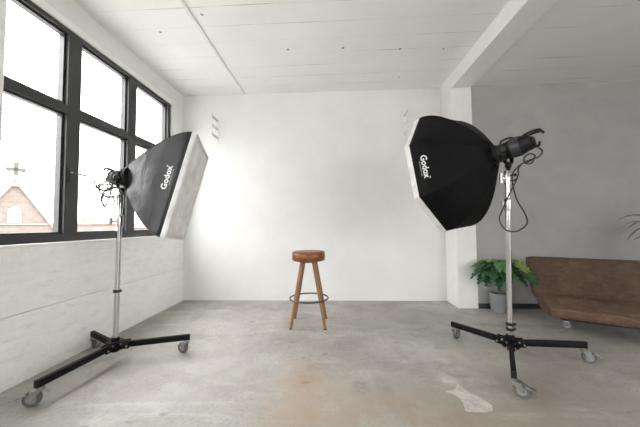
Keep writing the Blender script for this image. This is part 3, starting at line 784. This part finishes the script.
# stems leave a short trunk, each one carries a blade
tr = MB(); tr.tube(spline([(0, 0, .17), (.012, -.004, .28), (-.006, .004, .40)], 5), [.020]*5+[.016]*5+[.012], 10); tr.build('trunk', M['stem'], pl, 60)
spec = []
for k in range(40):
    if k < 24: a, up = 186+k*(116/23.), 0           # a ring fanned out towards the room
    elif k < 34: a, up = 150+(k-24)*22, 1            # upright inner leaves
    else: a, up = 335+(k-34)*9, 0                    # a few behind the sofa
    spec.append((a+rnd.uniform(-6, 6), up))
for i, (adeg, up) in enumerate(spec):
    a = R(adeg); d = Vector((math.cos(a), math.sin(a), 0))
    tier = i % 3
    if up: rch, hz, ln, drop = rnd.uniform(.04, .10), rnd.uniform(.56, .63), rnd.uniform(.16, .22), rnd.uniform(-.02, .03)
    elif tier == 0: rch, hz, ln, drop = rnd.uniform(.12, .18), rnd.uniform(.56, .62), rnd.uniform(.20, .25), rnd.uniform(.01, .07)
    elif tier == 1: rch, hz, ln, drop = rnd.uniform(.11, .16), rnd.uniform(.50, .57), rnd.uniform(.19, .24), rnd.uniform(.05, .11)
    else: rch, hz, ln, drop = rnd.uniform(.08, .14), rnd.uniform(.42, .50), rnd.uniform(.16, .21), rnd.uniform(.06, .12)
    if d.y > 0:
        q = min(1, .055/max(.001, d.y*(rch+ln))); rch *= q; ln *= max(q, .3)
    if i in (17, 20, 22): d = Vector((math.cos(R(277+i*.4)), math.sin(R(277+i*.4)), 0)); rch, ln, hz = .22, .27, .50+.012*(i-17); mtx = 1
    elif 300 < adeg < 347: rch *= .5; ln *= .6
    z0 = rnd.uniform(.26, .42)
    b0_ = Vector((0, 0, z0)); b1_ = d*rch+Vector((0, 0, hz))
    stm = MB(); stm.tube(spline([b0_, b0_.lerp(b1_, .5)+Vector((0, 0, .05)), b1_], 5), [.0055]*5+[.004]*6, 6)
    so_ = stm.build('leaf_stalk', M['stem'] if i % 2 else M['leaf_mid'], pl, 60)
    mt = 'leaf_yellow' if (up and i % 2) or (tier == 0 and i in (15, 18, 21)) else ('leaf_mid' if i % 4 == 0 else 'leaf_dark')
    leaf([b1_-d*.005, b1_+d*ln*.35+Vector((0, 0, .02)), b1_+d*ln*.7+Vector((0, 0, .005-drop*.5)), b1_+d*ln+Vector((0, 0, -drop-.01))], rnd.uniform(.060, .080), M[mt], so_, 5, .22, depth=.7)

# ------------------------------------------------------------------ palm beyond the frame's right edge
pm = thing('potted_palm', 'spiky palm behind the right end of the sofa, only leaf tips in view', 'plant', (3.72, 3.10, 0))
MB().lathe([(0, 0), (.13, 0), (.14, .01), (.17, .30), (.175, .33), (.165, .33), (.155, .29), (0, .285)], 32).build('pot', M['pot'], pm, 40)
MB().lathe([(0, .30), (.08, .302), (.156, .295)], 24).build('soil', M['soil'], pm, 60)
MB().tube(spline([(0, 0, .28), (.02, 0, .6), (-.01, .01, 1.02)], 6), [.035]*6+[.028]*7, 12).build('trunk', M['bark'], pm, 60)
fr = [(178, .52, .17, .04), (200, .46, .02, .13), (186, .46, -.05, .05), (170, .40, .02, .12), (215, .42, .18, .07), (235, .40, .0, .12), (260, .42, .1, .1), (290, .42, .05, .1), (320, .45, .1, .1), (350, .45, .05, .12), (25, .42, .1, .1), (60, .40, .05, .1), (95, .40, .1, .08), (130, .40, .1, .1), (155, .40, .18, .05), (188, .36, .26, .0), (270, .25, .36, 0), (20, .25, .34, 0)]
for a, ln, rise, drop in fr:
    d = Vector((math.cos(R(a)), math.sin(R(a)), 0)); b = Vector((-.01, .01, 1.0))
    leaf([b, b+d*ln*.33+Vector((0, 0, rise*.7)), b+d*ln*.7+Vector((0, 0, rise)), b+d*ln+Vector((0, 0, rise-drop))], .017, M['leaf_palm'], pm, 0, .35)

# ------------------------------------------------------------------ outside: church gable, houses, street
struct('trim_9', MB().span(-160, 160, -160, 160, -8.2, -8.0), 'ground', 'street level outside the windows', smooth=0)
bpy.data.objects['trim_9'].name = 'ground'
CAM = Vector((0, 0, 1.1))
def gable_basis(d, rng):
    d = Vector((d[0], d[1], 0)).normalized(); o = CAM+d*rng; o.z = 0
    return o, Vector((d.y, -d.x, 0)), d            # origin, right (seen from camera), away
ch_o, ch_x, ch_d = gable_basis((-.7823, .6229), 36)
rotC = Matrix((ch_x, ch_d, Vector((0, 0, 1)))).transposed()
ch = thing('church', 'pale brick church gable with a stone cross, outside the nearest window', 'church', ch_o, rotC)
APX, BZ, HW = 5.25, -8.0, 5.2; EZ = APX-HW*1.70
MB().poly([(-HW, 0, BZ), (HW, 0, BZ), (HW, 0, EZ), (0, 0, APX), (-HW, 0, EZ)], Vector((0, .6, 0))).build('gable_wall', M['church_brick'], ch, 0)
MB().poly([(-HW+.3, .6, BZ), (HW-.3, .6, BZ), (HW-.3, .6, EZ-.2), (0, .6, APX-.5), (-HW+.3, .6, EZ-.2)], Vector((0, 6, 0))).build('nave', M['church_stone'], ch, 0)
for s in (-1, 1):
    d = Vector((s*HW, 0, EZ-APX)); L = d.length; a = math.atan2(d.z, d.x)
    MB().box((s*HW/2, .25, (APX+EZ)/2+.10), (L, .8, .20), Matrix.Rotation(-a, 3, 'Y')).build('coping', M['church_stone'], ch, 0)
MB().span(-HW, HW, -.10, 0, 1.38, 1.52).build('string_course', M['church_stone'], ch, 0)
c = MB(); c.lathe([(0, APX-.45), (.50, APX-.45), (.34, APX+.0), (.20, APX+.35), (.14, APX+.55), (.12, APX+.7), (0, APX+.7)], 8, (0, .25, 0)); c.build('cross_base', M['church_stone'], ch, 0)
c = MB(); zc = APX+1.10
c.span(-.15, .15, .12, .38, APX+.6, APX+1.6).span(-.48, .48, .12, .38, zc-.15, zc+.15)
for x, z in ((-.44, zc), (.44, zc), (0, APX+1.62)): c.lathe([(0, -.12), (.19, -.12), (.19, .12), (0, .12)], 10, (x, .25, z), (0, 1, 0))
c.build('stone_cross', M['cross_stone'], ch, 0)
arch = lambda w, h, z0, y: [(-w, y, z0), (w, y, z0), (w, y, z0+h*.6), (w*.72, y, z0+h*.82), (0, y, z0+h), (-w*.72, y, z0+h*.82), (-w, y, z0+h*.6)]
wf = MB().poly(arch(.42, 1.5, 1.60, -.05), Vector((0, .10, 0))).build('lancet_window', M['house_white'], ch, 0)
MB().poly(arch(.20, 1.05, 1.78, -.09), Vector((0, .05, 0))).build('pane', M['dark_pane'], wf, 0)

def house(label, dirn, rng, x0, x1, depth, eave, ridge, mat, wins, hip, chim):
    o, x, d = gable_basis(dirn, rng); rot = Matrix((x, d, Vector((0, 0, 1)))).transposed()
    h = thing('house', label, 'house', o, rot, 'far houses')
    MB().span(x0, x1, 0, depth, -8, eave).build('wall', M[mat], h, 0)
    m = MB(); k = 1.4 if hip else 0
    A = [(x0-.2, -.2, eave), (x1+.2, -.2, eave), (x1+.2, depth+.2, eave), (x0-.2, depth+.2, eave)]; r0, r1 = (x0-.2+k, depth/2, ridge), (x1+.2-k, depth/2, ridge)
    V = [m.b.verts.new(p) for p in A+[r0, r1]]
    for f in ((0, 1, 5, 4), (2, 3, 4, 5), (1, 2, 5), (3, 0, 4), (3, 2, 1, 0)): m.b.faces.new([V[i] for i in f])
    m.build('roof', M['roof_tile'], h, 0)
    for wx, wz, ww, wh in wins:
        f = MB().span(wx-ww/2, wx+ww/2, -.08, .02, wz, wz+wh).build('window', M['house_white'], h, 0)
        for q in (-1, 1):
            MB().span(wx+q*ww*.23-ww*.17, wx+q*ww*.23+ww*.17, -.10, -.05, wz+.15, wz+wh-.15).build('pane', M['dark_pane'], f, 0)
    for cx in chim:
        MB().span(cx-.35, cx+.35, depth/2-.4, depth/2+.4, eave, ridge+.6).build('chimney', M['church_stone'], h, 0)
house('brick house with an orange tiled roof, seen beyond the left light stand', (-.6616, .7498), 46, -2.1, 3.0, 6, 1.5, 2.33, 'house_brick',
      [(-.75, -.35, .75, 1.4), (1.3, -.35, .75, 1.4)], True, ())
house('pale low house with chimneys on its roof, beside the window mullion', (-.6942, .7198), 62, -3.0, 3.0, 6, 1.6, 2.4, 'house_brick',
      [(1.0, -.8, .8, 1.2)], False, (-.2, 1.3))
house('orange-roofed house row seen under the rectangular softbox', (-.5853, .8108), 56, -1.6, 7.0, 6, .9, 1.7, 'house_brick',
      [(-.2, -1.2, .9, 1.5), (1.6, -1.2, .9, 1.5)], False, ())

# ------------------------------------------------------------------ light: an overcast sky through the windows
w = bpy.data.worlds.new('overcast'); bpy.context.scene.world = w; w.use_nodes = True
SKY = 2.2; bg = w.node_tree.nodes['Background']; bg.inputs['Color'].default_value = (1.0, .995, .975, 1); 
nt = w.node_tree; tc = nt.nodes.new('ShaderNodeTexCoord'); sp = nt.nodes.new('ShaderNodeSeparateXYZ'); nt.links.new(tc.outputs['Generated'], sp.inputs[0])
mr = nt.nodes.new('ShaderNodeMapRange'); mr.clamp = True; nt.links.new(sp.outputs['Z'], mr.inputs['Value'])
mr.inputs['From Min'].default_value = 0; mr.inputs['From Max'].default_value = 1; mr.inputs['To Min'].default_value = SKY; mr.inputs['To Max'].default_value = SKY*5
nt.links.new(mr.outputs['Result'], bg.inputs['Strength'])   # overcast sky: three times brighter overhead than at the horizon
def portal(loc, rz, length):
    l = bpy.data.lights.new('daylight_opening', 'AREA'); l.shape = 'RECTANGLE'; l.size = 1.88; l.size_y = length
    l.cycles.is_portal = True
    o = bpy.data.objects.new('daylight_opening', l); C.objects.link(o); o.location = (*loc, 1.90)
    o.rotation_euler = (Matrix.Rotation(rz, 3, 'Z') @ Matrix.Rotation(-PI/2, 3, 'Y')).to_euler()
portal((-2.40, 2.63), 0, 2.06); portal((-2.40, -1.85), 0, 5.54)
portal((4.29, YB-.16), PI/2, 2.9); portal((XR+.16, -2.19), PI, 4.85)

# ------------------------------------------------------------------ camera
yaw, pitch, roll, f = .0458076, .0429357, -.0103491, 267.378
fw = Vector((-math.sin(yaw)*math.cos(pitch), math.cos(yaw)*math.cos(pitch), math.sin(pitch)))
rt = Vector((math.cos(yaw), math.sin(yaw), 0)); up = rt.cross(fw)
r2 = rt*math.cos(roll)+up*math.sin(roll); u2 = -rt*math.sin(roll)+up*math.cos(roll)
cam = bpy.data.cameras.new('camera'); co = bpy.data.objects.new('camera', cam); C.objects.link(co)
cam.sensor_width = 36; cam.lens = f/640*36; cam.clip_end = 500; cam.clip_start = .05
co.location = CAM; co.rotation_euler = Matrix((r2, u2, -fw)).transposed().to_euler()
sc = bpy.context.scene; sc.camera = co
sc.view_settings.view_transform = 'Standard'; sc.view_settings.look = 'None'; sc.view_settings.gamma = 1
sc.view_settings.use_curve_mapping = False; sc.view_settings.exposure = 1.32
sc.cycles.use_denoising = True
sc.cycles.max_bounces = 14; sc.cycles.diffuse_bounces = 10; sc.cycles.transparent_max_bounces = 12
sc.cycles.sample_clamp_indirect = 8
